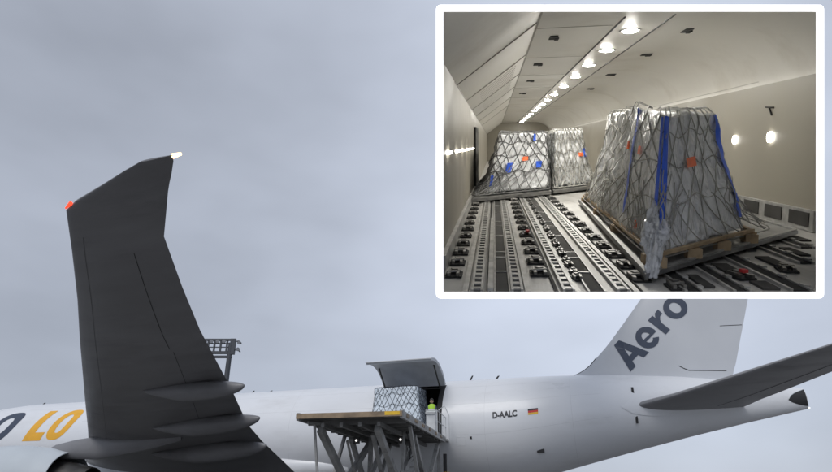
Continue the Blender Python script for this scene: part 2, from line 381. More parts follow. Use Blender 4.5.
def wing_low(a, s):
    r = interp(s, WING); x = min(1, max(0, (a - r[0]) / (r[1] - r[0]))); c = r[1] - r[0]
    return r[2] + (r[3] - r[2]) * x - naca(x, r[4]) * c * 2 * .38
def wing_strip(pts, wd, name, m=M['gap'], off=.006):
    mb = MB(); rows = []
    for (a, s) in pts: rows.append([P(a, s, wing_low(a, s) - off), P(a + wd, s, wing_low(a + wd, s) - off)])
    mb.loft(rows, closed=False); return mb.build(name, m, wing, fix=False)
def sl(f0, s0, f1, s1, n=24):
    o = []
    for i in range(n + 1):
        t = i / n; s = s0 + (s1 - s0) * t; r = interp(s, WING); f = f0 + (f1 - f0) * t; o.append((r[0] + (r[1] - r[0]) * f, s))
    return o
wing_strip(sl(.72, 21.5, .66, 27.6), .02, 'aileron_gap')
wing_strip(sl(.74, 9.2, .74, 21.2), .02, 'flap_gap')
wing_strip(sl(.13, 7.5, .15, 28.6), .016, 'slat_gap', mat('slat_gap_grey', (.11, .11, .115), .6))
SEAM = mat('panel_seam_grey', (.13, .13, .136), .6)
for s in (11.2, 13.3, 15.6, 18.6, 20.9, 24.2, 26.6):
    wing_strip([(interp(s, WING)[0] + (interp(s, WING)[1] - interp(s, WING)[0]) * (.14 + .57 * i / 12), s) for i in range(13)], .016, 'panel_seam', SEAM)
# flap-track fairings (canoes)
def canoe(tip, nose, drop, wid, name='flap_track_fairing'):
    (a1, s1, z1), (a0, s0) = tip, nose; rings = []; n = 22
    for i in range(n + 1):
        t = math.sin(math.pi / 2 * i / n); a = a0 + (a1 - a0) * t; s = s0 + (s1 - s0) * t
        f = max(.015, (min(1, t / .42) ** .7) * max(0, 1 - max(0, (t - .42) / .58) ** 2.6) ** .5); top = wing_low(a0, s0) + .12
        top = top + (z1 - top) * t; zc = top - drop * (.22 + .2 * f)
        rings.append([P(a, s + wid * .5 * f * math.cos(q), zc + drop * .62 * f * math.sin(q)) for q in [2 * math.pi * k / 18 for k in range(18)]])
    m = MB(); m.loft(rings, capa=True, capb=True); return m.build(name, M['wing'], wing, smooth=True)
canoe((-1.35, 17.9, 5.95), (-6.3, 17.6), .6, .6)
canoe((-3.5, 13.0, 5.45), (-10.2, 12.0), .72, .7)
canoe((-6.0, 7.9, 4.75), (-14.5, 6.6), .85, .8)
# tip lights
mb = MB(); mb.tube([P(1.42, 29.62, 7.36), P(1.66, 29.74, 7.38)], [.02, .042], 10); mb.build('navigation_light', M['navred'], wing, smooth=True)
mb = MB(); mb.tube([P(4.72, 30.5, 7.52), P(4.9, 30.52, 7.52)], [.05, .03], 10); mb.build('tip_light', M['strobe'], wing, smooth=True)

# engine ---------------------------------------------------------------------
EA, ES, EZ = -17.3, 9.6, 2.72
def lathe_x(prof, mi=0, n=56): return [[P(EA + a, ES + r * math.cos(2 * math.pi * k / n), EZ + r * math.sin(2 * math.pi * k / n)) for k in range(n)] for a, r in prof]
mb = MB(); mb.loft(lathe_x([(-6.6, 1.62), (-6.7, 1.72), (-6.6, 1.84), (-6., 1.98), (-4.5, 2.06), (-2.8, 2.02), (-1.2, 1.84), (0, 1.60), (0, 1.56), (-1.2, 1.72), (-2.6, 1.8), (-6.3, 1.58)]))
eng = mb.build('engine', M['nacelle'], plane, smooth=True)
mb = MB(); mb.loft(lathe_x([(-1.9, 1.75), (-1.6, 1.18), (-.6, 1.16), (.5, 1.02), (1.7, .78), (1.7, .72), (.5, .6)]), capb=True, capa=True); mb.build('core_nozzle', M['darkmetal'], eng, smooth=True)
mb = MB(); mb.loft(lathe_x([(.6, .55), (1.7, .42), (2.7, .06)]), capa=True, capb=True); mb.build('exhaust_cone', M['darkmetal'], eng, smooth=True)
mb = MB(); mb.loft(lathe_x([(-5.6, 1.6), (-5.5, .1)]), capa=True, capb=True); mb.build('fan', M['gap'], eng, smooth=True)
mb = MB()
rings = []
for a, zt, zb, wd in ((-19.6, 4.3, 4.1, .1), (-18.6, 4.75, 4.0, .26), (-17.2, 5.0, 3.95, .34), (-15.5, 5.15, 3.9, .34), (-12.5, 5.2, 4.3, .2), (-10.2, 5.15, 4.75, .06)):
    rings.append([P(a, ES + wd * math.cos(q), (zt + zb) / 2 + (zt - zb) / 2 * math.sin(q)) for q in [2 * math.pi * k / 14 for k in range(14)]])
mb.loft(rings, capa=True, capb=True); mb.build('pylon', M['wing'], eng, smooth=True)
# wing-to-body fairing
mb = MB(); rings = []
for a, k in ((-29, .02), (-27, .5), (-24, .85), (-19, 1), (-13, 1), (-8.5, .85), (-5.8, .5), (-3.6, .02)):
    rings.append([P(a, (2.3 + .72 * k) * math.cos(q), 3.75 + (.9 + .75 * k) * math.sin(q)) for q in [2 * math.pi * i / 40 for i in range(40)]])
mb.loft(rings, capa=True, capb=True); mb.build('belly_fairing', M['white'], plane, smooth=True)
# landing gear
for a, s in ((-11.5, 5.5), (-11.5, -5.5), (-34.5, 0)):
    mb = MB(); mb.tube([P(a, s, 2.9 if s else 3.), P(a, s, .7)], .2, 12)
    if s: mb.tube([P(a - 1.5, s, .7), P(a + 1.5, s, .7)], .14, 10)
    gear = mb.build('landing_gear', M['strut'], plane, smooth=True)
    for dx in ((-1.45, 0, 1.45) if s else (0,)):
        for dy in (-.42, .42):
            mb = MB(); rr = .66
            mb.loft([[P(a + dx + r * math.cos(q), s + dy + y, .66 + r * math.sin(q)) for q in [2 * math.pi * i / 28 for i in range(28)]] for y, r in ((-.22, .3), (-.24, .55), (-.18, rr), (.18, rr), (.24, .55), (.22, .3))], capa=True, capb=True)
            mb.build('wheel', M['tyre'], gear, smooth=True)

# fin ------------------------------------------------------------------------
#        z     le     te
FIN = [(8.0, 9.7, 18.75), (8.78, 10.0, 19.05), (8.9, 10.35, 19.12), (9.1, 10.75, 19.2), (9.36, 11.12, 19.3), (9.8, 11.54, 19.46), (10.4, 12.16, 19.68), (10.85, 12.57, 19.85), (12, 13.55, 20.28), (13.24, 14.58, 20.74), (15, 15.95, 21.4), (17.2, 17.66, 22.2), (18.3, 18.55, 22.62), (18.5, 18.9, 22.65)]
FT = .095
def fin_ring(z, le, te, t):
    c = te - le; A_ = []; B_ = []
    for x in XS:
        h = naca(x, t) * c; A_.append(P(le + c * x, h, z)); B_.append(P(le + c * x, -h, z))
    return A_ + B_[::-1]
def fin_s(a, z):
    le, te = interp(z, FIN); x = min(1, max(0, (a - le) / (te - le))); return naca(x, FT) * (te - le)
mb = MB(); mb.loft([fin_ring(z, l, t, FT if z < 18.4 else .05) for z, l, t in FIN], capa=True, capb=True)
fin = mb.build('tail_fin', M['fin'], plane, smooth=True)
def aero_letters():
    """the four bold letters as butted strips; cap height 1"""
    vs, fs = [], []
    def strip(pairs):
        o = len(vs)
        for a, b in pairs: vs.extend((a, b))
        for k in range(len(pairs) - 1): fs.append((o + 2 * k, o + 2 * k + 1, o + 2 * k + 3, o + 2 * k + 2))
    def lerp(a, b, t): return (a[0] + (b[0] - a[0]) * t, a[1] + (b[1] - a[1]) * t)
    def sub(a, b, c, d, n=6): strip([(lerp(a, b, k / n), lerp(c, d, k / n)) for k in range(n + 1)])
    # A : feet 0..0.84
    sub((0, 0), (.31, 1), (.235, 0), (.42, .66)); sub((.84, 0), (.53, 1), (.605, 0), (.42, .66)); fs.append((len(vs), len(vs) + 1, len(vs) + 2)); vs.extend([(.31, 1), (.53, 1), (.42, .66)])
    sub((.29, .195), (.341, .38), (.55, .195), (.499, .38))
    def ring(cx, cy, rx, ry, tx, ty, a0, a1, n=40): strip([((cx + rx * math.cos(R(a0 + (a1 - a0) * k / n)), cy + ry * math.sin(R(a0 + (a1 - a0) * k / n))), (cx + (rx - tx) * math.cos(R(a0 + (a1 - a0) * k / n)), cy + (ry - ty) * math.sin(R(a0 + (a1 - a0) * k / n)))) for k in range(n + 1)])
    ring(1.16, .37, .335, .39, .2, .18, 0, 318); sub((1.025, .295), (1.495, .295), (1.025, .40), (1.495, .37), 4)      # e
    strip([((1.60, 0), (1.81, 0)), ((1.60, .36), (1.81, .36)), ((1.60, .74), (1.81, .74))]); strip([((1.81, .36), (1.81, .58)), ((1.86, .46), (1.84, .65)), ((1.95, .545), (1.92, .735)), ((2.06, .55), (2.08, .75))])   # r
    ring(2.46, .37, .36, .39, .205, .18, 0, 360)      # o
    return vs, fs
vs, fs = aero_letters(); KX, KY = 1.93, 1.72
ca, sa = math.cos(R(42.5)), math.sin(R(42.5))
mb = MB(); pv = []
for x, y in vs:
    a = 13.40 + x * KX * ca - y * KY * sa; z = 8.80 + x * KX * sa + y * KY * ca; pv.append(P(a, fin_s(a, z) + .022, z))
mb.add(pv, fs); mb.build('fin_lettering', M['navy'], fin, fix=False)
def fin_strip(pts, wd, name):
    mb = MB(); mb.loft([[P(a, fin_s(a, z) + .006, z), P(a + wd[0], fin_s(a + wd[0], z + wd[1]) + .006, z + wd[1])] for a, z in pts], closed=False); return mb.build(name, M['gap'], fin, fix=False)
fin_strip([(18.72 + .12 * i, 11.2) for i in range(11)], (0, .035), 'rudder_gap')
fin_strip([(16.1, 8.98), (16.35, 8.82), (16.6, 8.70), (17.4, 8.66), (18.6, 8.6)], (0, .05), 'rudder_gap')
mb = MB(); mb.tube([P(interp(z, FIN)[0] - .012, .03, z) for z in (8.82, 8.9, 9.0, 9.1, 9.23, 9.36, 9.58, 9.8)], .022, 6); mb.build('dorsal_seam', M['gap'], fin, smooth=True)
# stabilizer -----------------------------------------------------------------
mb = MB()
ST = [(.2, 10.6, 18.7, .1), (.9, 11.7, 18.95, .1), (1.35, 12.35, 19.2, .1), (2.0, 13.5, 19.5, .1), (3.2, 15.0, 20.25, .1), (6, 17.75, 21.92, .1), (8.5, 20.15, 23.35, .095), (10.3, 21.9, 24.4, .09), (10.75, 22.7, 24.65, .05)]
mb.loft([aero_ring(P(a0, s, 6.36 + .147 * s), P(a1, s, 6.36 + .147 * s), t, .6) for s, a0, a1, t in ST], capa=True, capb=True)
stab = mb.build('horizontal_stabilizer', M['tailgrey'], plane, smooth=True)
mb = MB(); mb.loft([[P(a + b, s, 6.36 + .147 * s - naca(.7, .1) * c * .8 - .012) for b in (0, .05)] for a, s, c in ((17.0, 1.2, 6), (18.7, 3.2, 5.2), (20.7, 6, 4.2), (22.4, 8.5, 3.2))], closed=False); mb.build('elevator_gap', M['gap'], stab, fix=False)
mb = MB(); mb.loft([aero_ring(P(a0, -s, 6.36 + .147 * s), P(a1, -s, 6.36 + .147 * s), t, .6) for s, a0, a1, t in ST], capa=True, capb=True); mb.build('horizontal_stabilizer', M['tailgrey'], plane, smooth=True)
# pivot fairing plate round the stabilizer root
mb = MB(); rings = []
for i in range(15):
    t = i / 14; a = 12.6 + 7.2 * t; h = math.sin(math.pi * t) ** .6
    rings.append([fus_pt(a, R(q), .028) for q in [2 + (22 * h + 1) * math.cos(math.pi * k / 10) for k in range(11)]])
mb.loft(rings, closed=False); mb.build('stabilizer_fairing', M['white'], plane, smooth=True)
for q in (26, -18):
    p = fus_pt(13.3, R(q), .035); mb = MB(); mb.box(p, (.12, .03, .38)); mb.build('trim_marker', M['gap'], fus)
# APU exhaust at the tail cone
mb = MB()
pts = [(21.25, 6.82), (21.4, 7.0), (21.75, 7.2), (22.12, 7.36), (22.2, 7.0), (22.16, 6.5), (21.7, 6.54), (21.4, 6.64)]
def fus_s(a, z):
    t, b, hw = interp(a, FUS); y = (z - (t + b) / 2) / ((t - b) / 2); return hw * math.sqrt(max(0, 1 - y * y))
rows = []
for a, z0, z1 in ((21.25, 6.80, 6.86), (21.4, 6.68, 7.02), (21.6, 6.60, 7.14), (21.8, 6.54, 7.23), (22.0, 6.5, 7.3), (22.17, 6.47, 7.36)):
    rows.append([P(a, fus_s(a, z0 + (z1 - z0) * k / 8) + .014, z0 + (z1 - z0) * k / 8) for k in range(9)])
mb.loft(rows, closed=False); mb.build('exhaust_port', M['gap'], fus, fix=False)
mb = MB(); mb.tube([P(a, fus_s(a, z) * .97 + .03, z) for a, z in [(21.25, 6.83), (21.4, 7.03), (21.6, 7.15), (21.8, 7.24), (22.0, 7.31), (22.17, 7.37)]], .014, 6); mb.build('exhaust_rim', M['nacelle'], fus, smooth=True)
mb = MB(); mb.tube([P(22.15, .1, 6.42), P(22.28, .1, 6.40)], .035, 8); mb.build('tail_light', emit('tail_lamp', (1, .98, .95), 1.5), fus)

# ------------------------------------------------------------------ loader
LYAW = R(5.5)
ldir = Vector((math.sin(LYAW), math.cos(LYAW)))            # (a, s) away from the aircraft
lx = Vector((math.cos(LYAW), -math.sin(LYAW)))
LO = Vector((.62, 3.85))                                    # middle of the deck end at the door, in aircraft a, s
ldr_m = M_AC @ Matrix.Translation((LO.x, -LO.y, 0)) @ Matrix.Rotation(R(-90) - 0 , 4, 'Z') @ Matrix.Identity(4)
# loader axes: X = across (aft), Y = away from the aircraft, Z = up
ex = (M_AC.to_3x3() @ Vector((lx.x, -lx.y, 0))); ey = (M_AC.to_3x3() @ Vector((ldir.x, -ldir.y, 0)))
o0 = M_AC @ Vector((LO.x, -LO.y, 0))
ML = Matrix(((-ex.x, ey.x, 0, o0.x), (-ex.y, ey.y, 0, o0.y), (0, 0, 1, 0), (0, 0, 0, 1)))
SX = -1.     # local x = -across so that the frame stays right handed
loader = empty('cargo_loader', ML)
tag(loader, 'raised grey scissor lift cargo loader at the open aircraft door', 'cargo loader')
W2, LL, DZ = 2.2, 11.0, 5.08
def Q(x, y, z): return Vector((SX * x, y, z))
mb = MB(); mb.box(Q(0, LL / 2, DZ - .07), (2 * W2 - .1, LL - .1, .14)); deck = mb.build('deck', M['ldeck'], loader)
mb = MB()
for x in (-W2, W2): mb.box(Q(x, LL / 2, DZ - .1), (.12, LL, .3))
mb.build('deck_side', M['lsteel'], deck)
mb = MB()
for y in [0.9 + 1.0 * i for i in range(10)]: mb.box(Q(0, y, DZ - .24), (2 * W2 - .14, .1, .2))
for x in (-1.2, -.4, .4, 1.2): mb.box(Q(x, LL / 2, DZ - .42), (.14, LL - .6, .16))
mb.build('deck_beam', M['ldeck'], deck)
mb = MB(); mb.box(Q(0, LL + .02, DZ - .09), (2 * W2 + .1, .1, .2)); mb.build('deck_lip', M['rust'], deck)
mb = MB(); mb.box(Q(W2 - .35, LL + .075, DZ - .07), (.62, .012, .14)); mb.build('warning_plate', M['yellow'], deck)
mb = MB()
for y in [.5 + .42 * i for i in range(25)]: mb.tube([Q(-1.7, y, DZ + .035), Q(1.7, y, DZ + .035)], .035, 6)
mb.build('deck_roller', M['lsteel'], deck)
# scissors, posts
def leg(p, q, wd, dp, name='scissor_leg'):
    m = MB(); m.beam(p, q, wd, dp, up=(1, 0, 0)); return m.build(name, M['lsteel'], loader)
for x in (-1.55, .95): leg(Q(x, 10.0, DZ - .5), Q(x + .04, 3.0, .9), .3, .24); leg(Q(x + .3, 3.2, DZ - .5), Q(x + .3, 10.4, .9), .3, .2)
for x in (-1.35, 1.75):
    leg(Q(x, 6.3, DZ - .5), Q(x, 1.2, .9), .22, .2); leg(Q(x + .2, 1.0, DZ - .5), Q(x + .2, 6.2, .9), .22, .2)
leg(Q(-1.75, 10.2, DZ - .3), Q(-1.5, 9.4, .7), .09, .09, 'guide_post')
leg(Q(1.95, .6, DZ - .3), Q(1.95, .6, .5), .16, .16, 'guide_post'); leg(Q(-.85, 4.5, DZ - .3), Q(-.85, 4.5, .5), .2, .2, 'guide_post'); leg(Q(1.35, 6.6, DZ - .3), Q(1.2, 7., .5), .1, .1, 'guide_post')
mb = MB(); mb.box(Q(0, 5.6, .62), (3.6, 11.5, .5)); mb.box(Q(0, 2.3, 1.4), (1.9, 2.6, 1.2)); mb.build('chassis', M['lsteel'], loader)
for x in (-1.75, 1.75):
    for y in (1.2, 2.6, 9.2, 10.4):
        mb = MB(); mb.loft([[Q(x + dx, y + r * math.cos(q), .42 + r * math.sin(q)) for q in [2 * math.pi * i / 24 for i in range(24)]] for dx, r in ((-.16, .2), (-.16, .36), (-.1, .42), (.1, .42), (.16, .36), (.16, .2))], capa=True, capb=True)
        mb.build('wheel', M['tyre'], loader, smooth=True)
for x in (-1.1, .6):                                            # lift cylinders
    mb = MB(); mb.tube([Q(x, 4.2, .9), Q(x, 6.2, 2.9)], .11, 10); cy = mb.build('lift_cylinder', M['ldeck'], loader, smooth=True)
    mb = MB(); mb.tube([Q(x, 6.2, 2.9), Q(x, 7.6, 4.3)], .06, 10); mb.build('piston_rod', M['rail'], cy, smooth=True)
leg(Q(-2.0, 5.2, DZ - .3), Q(-1.9, 8.4, .9), .16, .14); leg(Q(2.05, 8.6, DZ - .3), Q(2.0, 5.0, .9), .16, .14)
leg(Q(.1, 7.6, DZ - .5), Q(.1, 3.6, .9), .18, .16); leg(Q(-.3, 2.6, DZ - .5), Q(-.3, 6.8, .9), .16, .16)
for x, y in ((1.5, 6.8), (.4, 2.0)):
    mb = MB(); mb.tube([Q(x, y, DZ - .3), Q(x + .1, y - .4, DZ - 1.1), Q(x - .05, y - .9, DZ - 1.5), Q(x + .05, y - 1.6, DZ - 1.2), Q(x, y - 2, DZ - .4)], .02, 7); mb.build('hydraulic_hose', M['gap'], loader, smooth=True)
mb = MB(); mb.beam(Q(-1.9, 10.6, DZ - .3), Q(1.7, 4.4, DZ - .32), .1, .1); mb.build('deck_brace', M['lsteel'], deck)
for y in (1.5, 3.2, 4.9, 6.6, 8.3, 10.0):
    mb = MB(); mb.box(Q(W2 + .075, y, DZ - .08), (.03, .5, .12)); mb.build('side_guide', M['rust'], deck)
# cross stays and lift ladder
mb = MB()
for x in (.55, 1.0): mb.beam(Q(x, 2.4, DZ - .4), Q(x, 3.1, .9), .05, .05)
for i in range(11): mb.beam(Q(.55, 2.43 + .065 * i, DZ - .7 - .32 * i), Q(1.0, 2.43 + .065 * i, DZ - .7 - .32 * i), .04, .04)
mb.build('ladder', M['lsteel'], loader)
for y, z in ((3.1, 2.6), (9.9, 1.2), (6.3, 2.0)): mb = MB(); mb.beam(Q(-1.6, y, z), Q(1.3, y, z), .12, .12); mb.build('cross_stay', M['lsteel'], loader)
# front bridge by the aircraft, control station, rails
mb = MB(); mb.box(Q(.9, -.35, DZ - .12), (2.9, .9, .12)); mb.build('bridge', M['lsteel'], loader)
mb = MB(); mb.box(Q(1.93, 2.6, DZ + .54), (.5, .4, 1.0)); mb.box(Q(1.93, 2.65, DZ + 1.08), (.56, .5, .09), Matrix.Rotation(R(-18), 3, 'X')); cb = mb.build('control_station', M['loaderwhite'], loader)
mb = MB()
for y in (.1, .8, 1.5, 2.2, 3.0): mb.tube([Q(2.3, y, DZ - .1), Q(2.3, y, DZ + 1.1)], .022, 6)
for z in (.55, 1.1): mb.tube([Q(2.3, .1, DZ + z), Q(2.3, 3.0, DZ + z)], .022, 6)
mb.tube([Q(2.3, 3.0, DZ + 1.1), Q(2.1, 3.1, DZ + 1.1), Q(1.7, 3.1, DZ + 1.1)], .022, 6)
mb.tube([Q(1.9, .1, DZ + 1.5), Q(2.25, .1, DZ + 1.75), Q(2.5, .1, DZ + 1.2), Q(2.5, .1, DZ - .1)], .03, 6)
mb.build('handrail', M['loaderwhite'], loader, smooth=True)
mb = MB(); mb.tube([Q(2.3, .6, DZ - .9), Q(2.3, .6, .9)], .1, 8); mb.build('hose_drape', M['gap'], loader, smooth=True)
mb = MB(); mb.box(Q(2.4, .6, 3.0), (.35, .3, .5)); mb.build('hydraulic_box', M['yellow'], loader)
for x, y, z in ((-1.0, 6.5, 4.42), (1.15, 6.5, 4.42)):
    mb = MB(); mb.disc(Q(x, y, z), (0, 1, -.1),   .045, 16, .06); f_ = mb.build('work_light', M['flood'], loader)
    mb = MB(); mb.box(Q(x, y - .06, z), (.28, .1, .28)); mb.build('lamp_housing', M['gap'], f_)

# ------------------------------------------------------------------ netted loads
def quad_pt(quad, p, rc=.08):
    """point on a rounded quad, p in 0..4"""
    p %= 4; i = int(p); f = p - i; a, b = quad[i], quad[(i + 1) % 4]
    q = Vector(a).lerp(Vector(b), f); c = sum((Vector(x) for x in quad), Vector((0, 0, 0))) / 4
    e = min(f, 1 - f)
    if e < rc: q = q.lerp(c, .045 * (1 - e / rc) ** 2)
    return q
def load_fn(base, top, amp, seed, flare=None, peak=0.):
    def f(p, t, out=0., net=False):
        b = quad_pt(base, p); q = quad_pt(top, p); c = (sum((Vector(x) for x in base), Vector()) / 4)
        tt = t
        q = q + Vector((0, 0, (.05 * noise.noise(Vector((p * 2.3, seed, 1))) + peak * math.exp(-((p % 4 - 3.62) / .16) ** 2))))
        g_ = 1 - (1 - min(1, max(0, tt))) ** 1.3; pos = b.lerp(q, g_); pos.z = b.z + (q.z - b.z) * tt
        n = (pos - c); n.z = 0; n = n.normalized()
        bulge = .22 * math.sin(math.pi * min(1, max(0, t)) ** .8) * amp
        s = Vector((pos.x * 1.7 + seed, pos.y * 1.1, pos.z * 1.3))
        fo = noise.noise(s * 2.2 + Vector((9, 2, seed))); d = -(1 - min(1, abs(fo) * 4)) * amp * .75 - (1 - min(1, abs(noise.noise(Vector((s.x * 5.3, s.y * 5.3, s.z * 2.2)))) * 4)) * amp * .4 + noise.noise(s) * amp * 1.6 + noise.noise(s * 3.1) * amp * .7 + abs(noise.noise(Vector((p * 7 + seed, t * 1.3, 2)))) * amp
        d -= .035 / (1 + math.exp(-(t - .56) * 60))
        pos = pos + n * (d + bulge + out)
        if t > .8: pos.z -= (t - .8) * 5 * .0
        if flare and net and t < .3:
            g = quad_pt(flare, p); k = (1 - t / .3) ** 1.6; pos = pos.lerp(Vector((g.x, g.y, pos.z * .6 + g.z * .4)), k)
        return pos
    return f
def make_load(parent, base, top, seed, flare, amp=.055, cord=.012, nd=26, turn=.85, loadmat='film', netmat='netc', cover=.35, NP=168, NT=26, extra=14, peak=0.):
    f = load_fn(base, top, amp, seed, flare, peak); mb = MB()
    rings = [[f(4 * i / NP, t / NT) for i in range(NP)] for t in range(NT + 1)]
    ctr = sum((Vector(x) for x in top), Vector()) / 4
    for k in (.93, .8, .6, .35, .1):
        rings.append([ctr.lerp(p, k) + Vector((0, 0, .05 * (1 - k) + .05 * noise.noise(Vector((p.x * 2 * k, p.y * 2 * k, seed))))) for p in rings[NT]])
    mb.loft(rings, capa=True, capb=True)
    load = mb.build('wrapped_load', M[loadmat], parent, smooth='all')
    # net: two families of slanting cords, and a loose rim
    mb = MB(); rnd = random.Random(seed)
    def path(p0, sgn, t0=0., t1=1., jit=.02):
        pts = []; n = 22
        for i in range(n + 1):
            t = t0 + (t1 - t0) * i / n
            sag = .035 * math.sin(t * 4 + p0 * 5)
            pts.append(f(p0 + sgn * turn * t + sag, t, .026 + .006 * rnd.random(), True))
        return pts
    for i in range(nd):
        for sgn in (-1, 1):
            p0 = 4 * i / nd + rnd.uniform(-.02, .02); pts = path(p0, sgn)
            last = pts[-1]
            for k in (.9, .72, .5): pts.append(ctr.lerp(last, k) + Vector((0, 0, .08)))
            mb.tube(pts, cord, 4)
    for tt in (.34, .62, .86):
        mb.tube([f(4 * i / 80, tt + .03 * math.sin(i * .9), .035, True) for i in range(81)], cord * .9, 4)
    for i in range(extra * 2):                                                     # loose tangled cords low on the load
        oo = rnd.uniform(.03, .07); p0 = rnd.choice((rnd.uniform(0, 4), rnd.uniform(2.95, 4.25))); t0 = rnd.uniform(0, .1); t1 = rnd.uniform(.25, .6); dp = rnd.uniform(-.35, .35)
        mb.tube([f(p0 + dp * k / 12 + .015 * math.sin(k * .7 + i), t0 + (t1 - t0) * k / 12, oo + .02 * math.sin(k * .8 + i), True) for k in range(13)], cord * rnd.uniform(.7, 1.1), 4)
    if flare: mb.tube([quad_pt(flare, 4 * i / 80) + Vector((0, 0, .06)) for i in range(81)], cord * 1.2, 4)
    mb.build('cargo_net', M[netmat], parent, smooth=True)
    return f
def strap(parent, f, p, wd, t0, t1, slant=0., out=.05):
    mb = MB(); rows = []
    for i in range(19):
        t = t0 + (t1 - t0) * i / 18
        rows.append([f(p + slant * (t - t0) + dp, t, out) for dp in (-wd / 2, -wd / 6, wd / 6, wd / 2)])
    mb.loft(rows, closed=False); return mb.build('strap', M['strap'], parent, smooth='all', fix=False)
def sticker(parent, f, p, t, wp, ht):
    mb = MB(); mb.loft([[f(p + dp * wp, t + dt * ht, .06) for dp in (-.5, 0, .5)] for dt in (-.5, 0, .5)], closed=False)
    return mb.build('sticker', M['sticker'], parent, fix=False)
def tray(parent, quad, th=.06, z=0.):
    mb = MB(); mb.prism([(a[0], a[1], z) for a in quad], (0, 0, th)); t = mb.build('base_tray', M['traym'], parent)
    c = sum((Vector((a[0], a[1], 0)) for a in quad), Vector()) / 4
    mb = MB()
    for a, b in zip(quad, quad[1:] + quad[:1]):
        a_, b_ = Vector((a[0], a[1], z + th + .011)), Vector((b[0], b[1], z + th + .011)); i1, i2 = a_.lerp(c + Vector((0, 0, a_.z)), .02), b_.lerp(c + Vector((0, 0, a_.z)), .02); mb.beam(i1, i2, .05, .02)
    mb.build('edge_rail', M['rail'], t); return t

# pallet in the aircraft doorway
pal = empty('netted_pallet', M_AC @ Matrix.Translation((.05, -3.2, DZ + .08)))
tag(pal, 'netted plastic wrapped pallet standing in the open aircraft side door', 'cargo pallet', 'netted cargo pallets')
q_ = [(-1.6, 1.4, .08), (1.55, 1.4, .08), (1.55, -1.0, .08), (-1.6, -1.0, .08)]
q_ = [(-1.6, -1.0, .08), (1.62, -1.0, .08), (1.55, 1.4, .08), (-1.6, 1.4, .08)]
tray(pal, [(-1.65, -1.05), (1.65, -1.05), (1.65, 1.45), (-1.65, 1.45)])
make_load(pal, q_, [(-1.45, -.85, 2.8), (1.3, -.85, 2.84), (1.25, 1.3, 2.84), (-1.45, 1.3, 2.8)], 5, None, amp=.02, cord=.0105, nd=38, turn=.6, netmat='netd', loadmat='wrapblue', extra=0, NP=120)

# ------------------------------------------------------------------ person on the loader
pm = ML @ Matrix.Translation(Q(1.85, 2.0, DZ + .07))
person = empty('person', pm)
tag(person, 'person in a yellow green vest standing at the loader controls', 'person')
SK = [  # joint, parent, radius
    ((0, 0, .95), None, .15), ((0, .01, 1.15), 0, .15), ((0, .0, 1.38), 1, .17), ((0, .02, 1.5), 2, .06), ((0, .04, 1.58), 3, .06), ((0, .05, 1.66), 4, .095), ((0, .05, 1.74), 5, .085),
    ((.19, 0, 1.4), 2, .075), ((.27, .05, 1.14), 7, .055), ((.2, .28, 1.08), 8, .042), ((.18, .38, 1.09), 9, .035),
    ((-.19, 0, 1.4), 2, .075), ((-.27, .05, 1.14), 11, .055), ((-.2, .28, 1.08), 12, .042), ((-.18, .38, 1.09), 13, .035),
    ((.1, 0, .9), 0, .11), ((.11, .03, .5), 15, .075), ((.11, -.01, .09), 16, .05), ((.12, .14, .05), 17, .045),
    ((-.1, 0, .9), 0, .11), ((-.11, .03, .5), 19, .075), ((-.11, -.01, .09), 20, .05), ((-.12, .14, .05), 21, .045)]
for sgn, wr in ((1, 10), (-1, 14)):
    for k in range(4): SK.append(((sgn * (.18 + .024 * (k - 1.5)), .47 - .006 * abs(k - 1.5), 1.075), wr, .010))
    SK.append(((sgn * .13, .43, 1.085), wr, .012))
me = bpy.data.meshes.new('body'); me.from_pydata([s[0] for s in SK], [(s[1], i) for i, s in enumerate(SK) if s[1] is not None], [])
body = bpy.data.objects.new('body', me); col.objects.link(body); body.parent = person
md = body.modifiers.new('skin', 'SKIN'); me.skin_vertices[0].data  # one radius per joint
for i, s in enumerate(SK): me.skin_vertices[0].data[i].radius = (s[2], s[2] * (.72 if i < 3 else 1)); me.skin_vertices[0].data[i].use_root = (i == 0)
body.modifiers.new('sub', 'SUBSURF').levels = 1; me.materials.append(M['cloth'])
for m_ in (M['skin'],): me.materials.append(m_)
def oval(z, rx, ry, y=0., n=20): return [Vector((rx * math.cos(2 * math.pi * i / n), y + ry * math.sin(2 * math.pi * i / n), z)) for i in range(n)]
mb = MB(); mb.loft([oval(.84, .2, .145), oval(1.0, .195, .14, .0), oval(1.2, .2, .15), oval(1.38, .235, .16), oval(1.47, .17, .12, .01), oval(1.51, .09, .085, .02)]); vest = mb.build('vest', M['vest'], body, smooth='all')
mb = MB(); mb.loft([oval(.98, .203, .148), oval(1.04, .205, .15)]); mb.loft([oval(1.18, .208, .158), oval(1.24, .218, .162)]); mb.build('reflective_band', M['silver'], vest, smooth='all')
mb = MB(); mb.loft([oval(1.54, .05, .055, .045), oval(1.58, .07, .085, .055), oval(1.63, .082, .1, .055), oval(1.70, .085, .105, .05), oval(1.75, .08, .1, .045)], capa=True, capb=True)
mb.tube([(0, .155, 1.665), (0, .175, 1.63), (0, .15, 1.622)], [.008, .016, .01], 6)
for sx in (-1, 1): mb.tube([(sx * .083, .05, 1.62), (sx * .096, .045, 1.65), (sx * .085, .05, 1.68)], .014, 6)
head = mb.build('head', M['skin'], body, smooth='all')
mb = MB()
for sx in (-1, 1): mb.tube([(sx * .032 - .012, .152, 1.672), (sx * .032 + .012, .152, 1.672)], .007, 5)
mb.tube([(-.025, .149, 1.595), (.025, .149, 1.595)], .005, 5); mb.build('face_features', M['hair'], head)
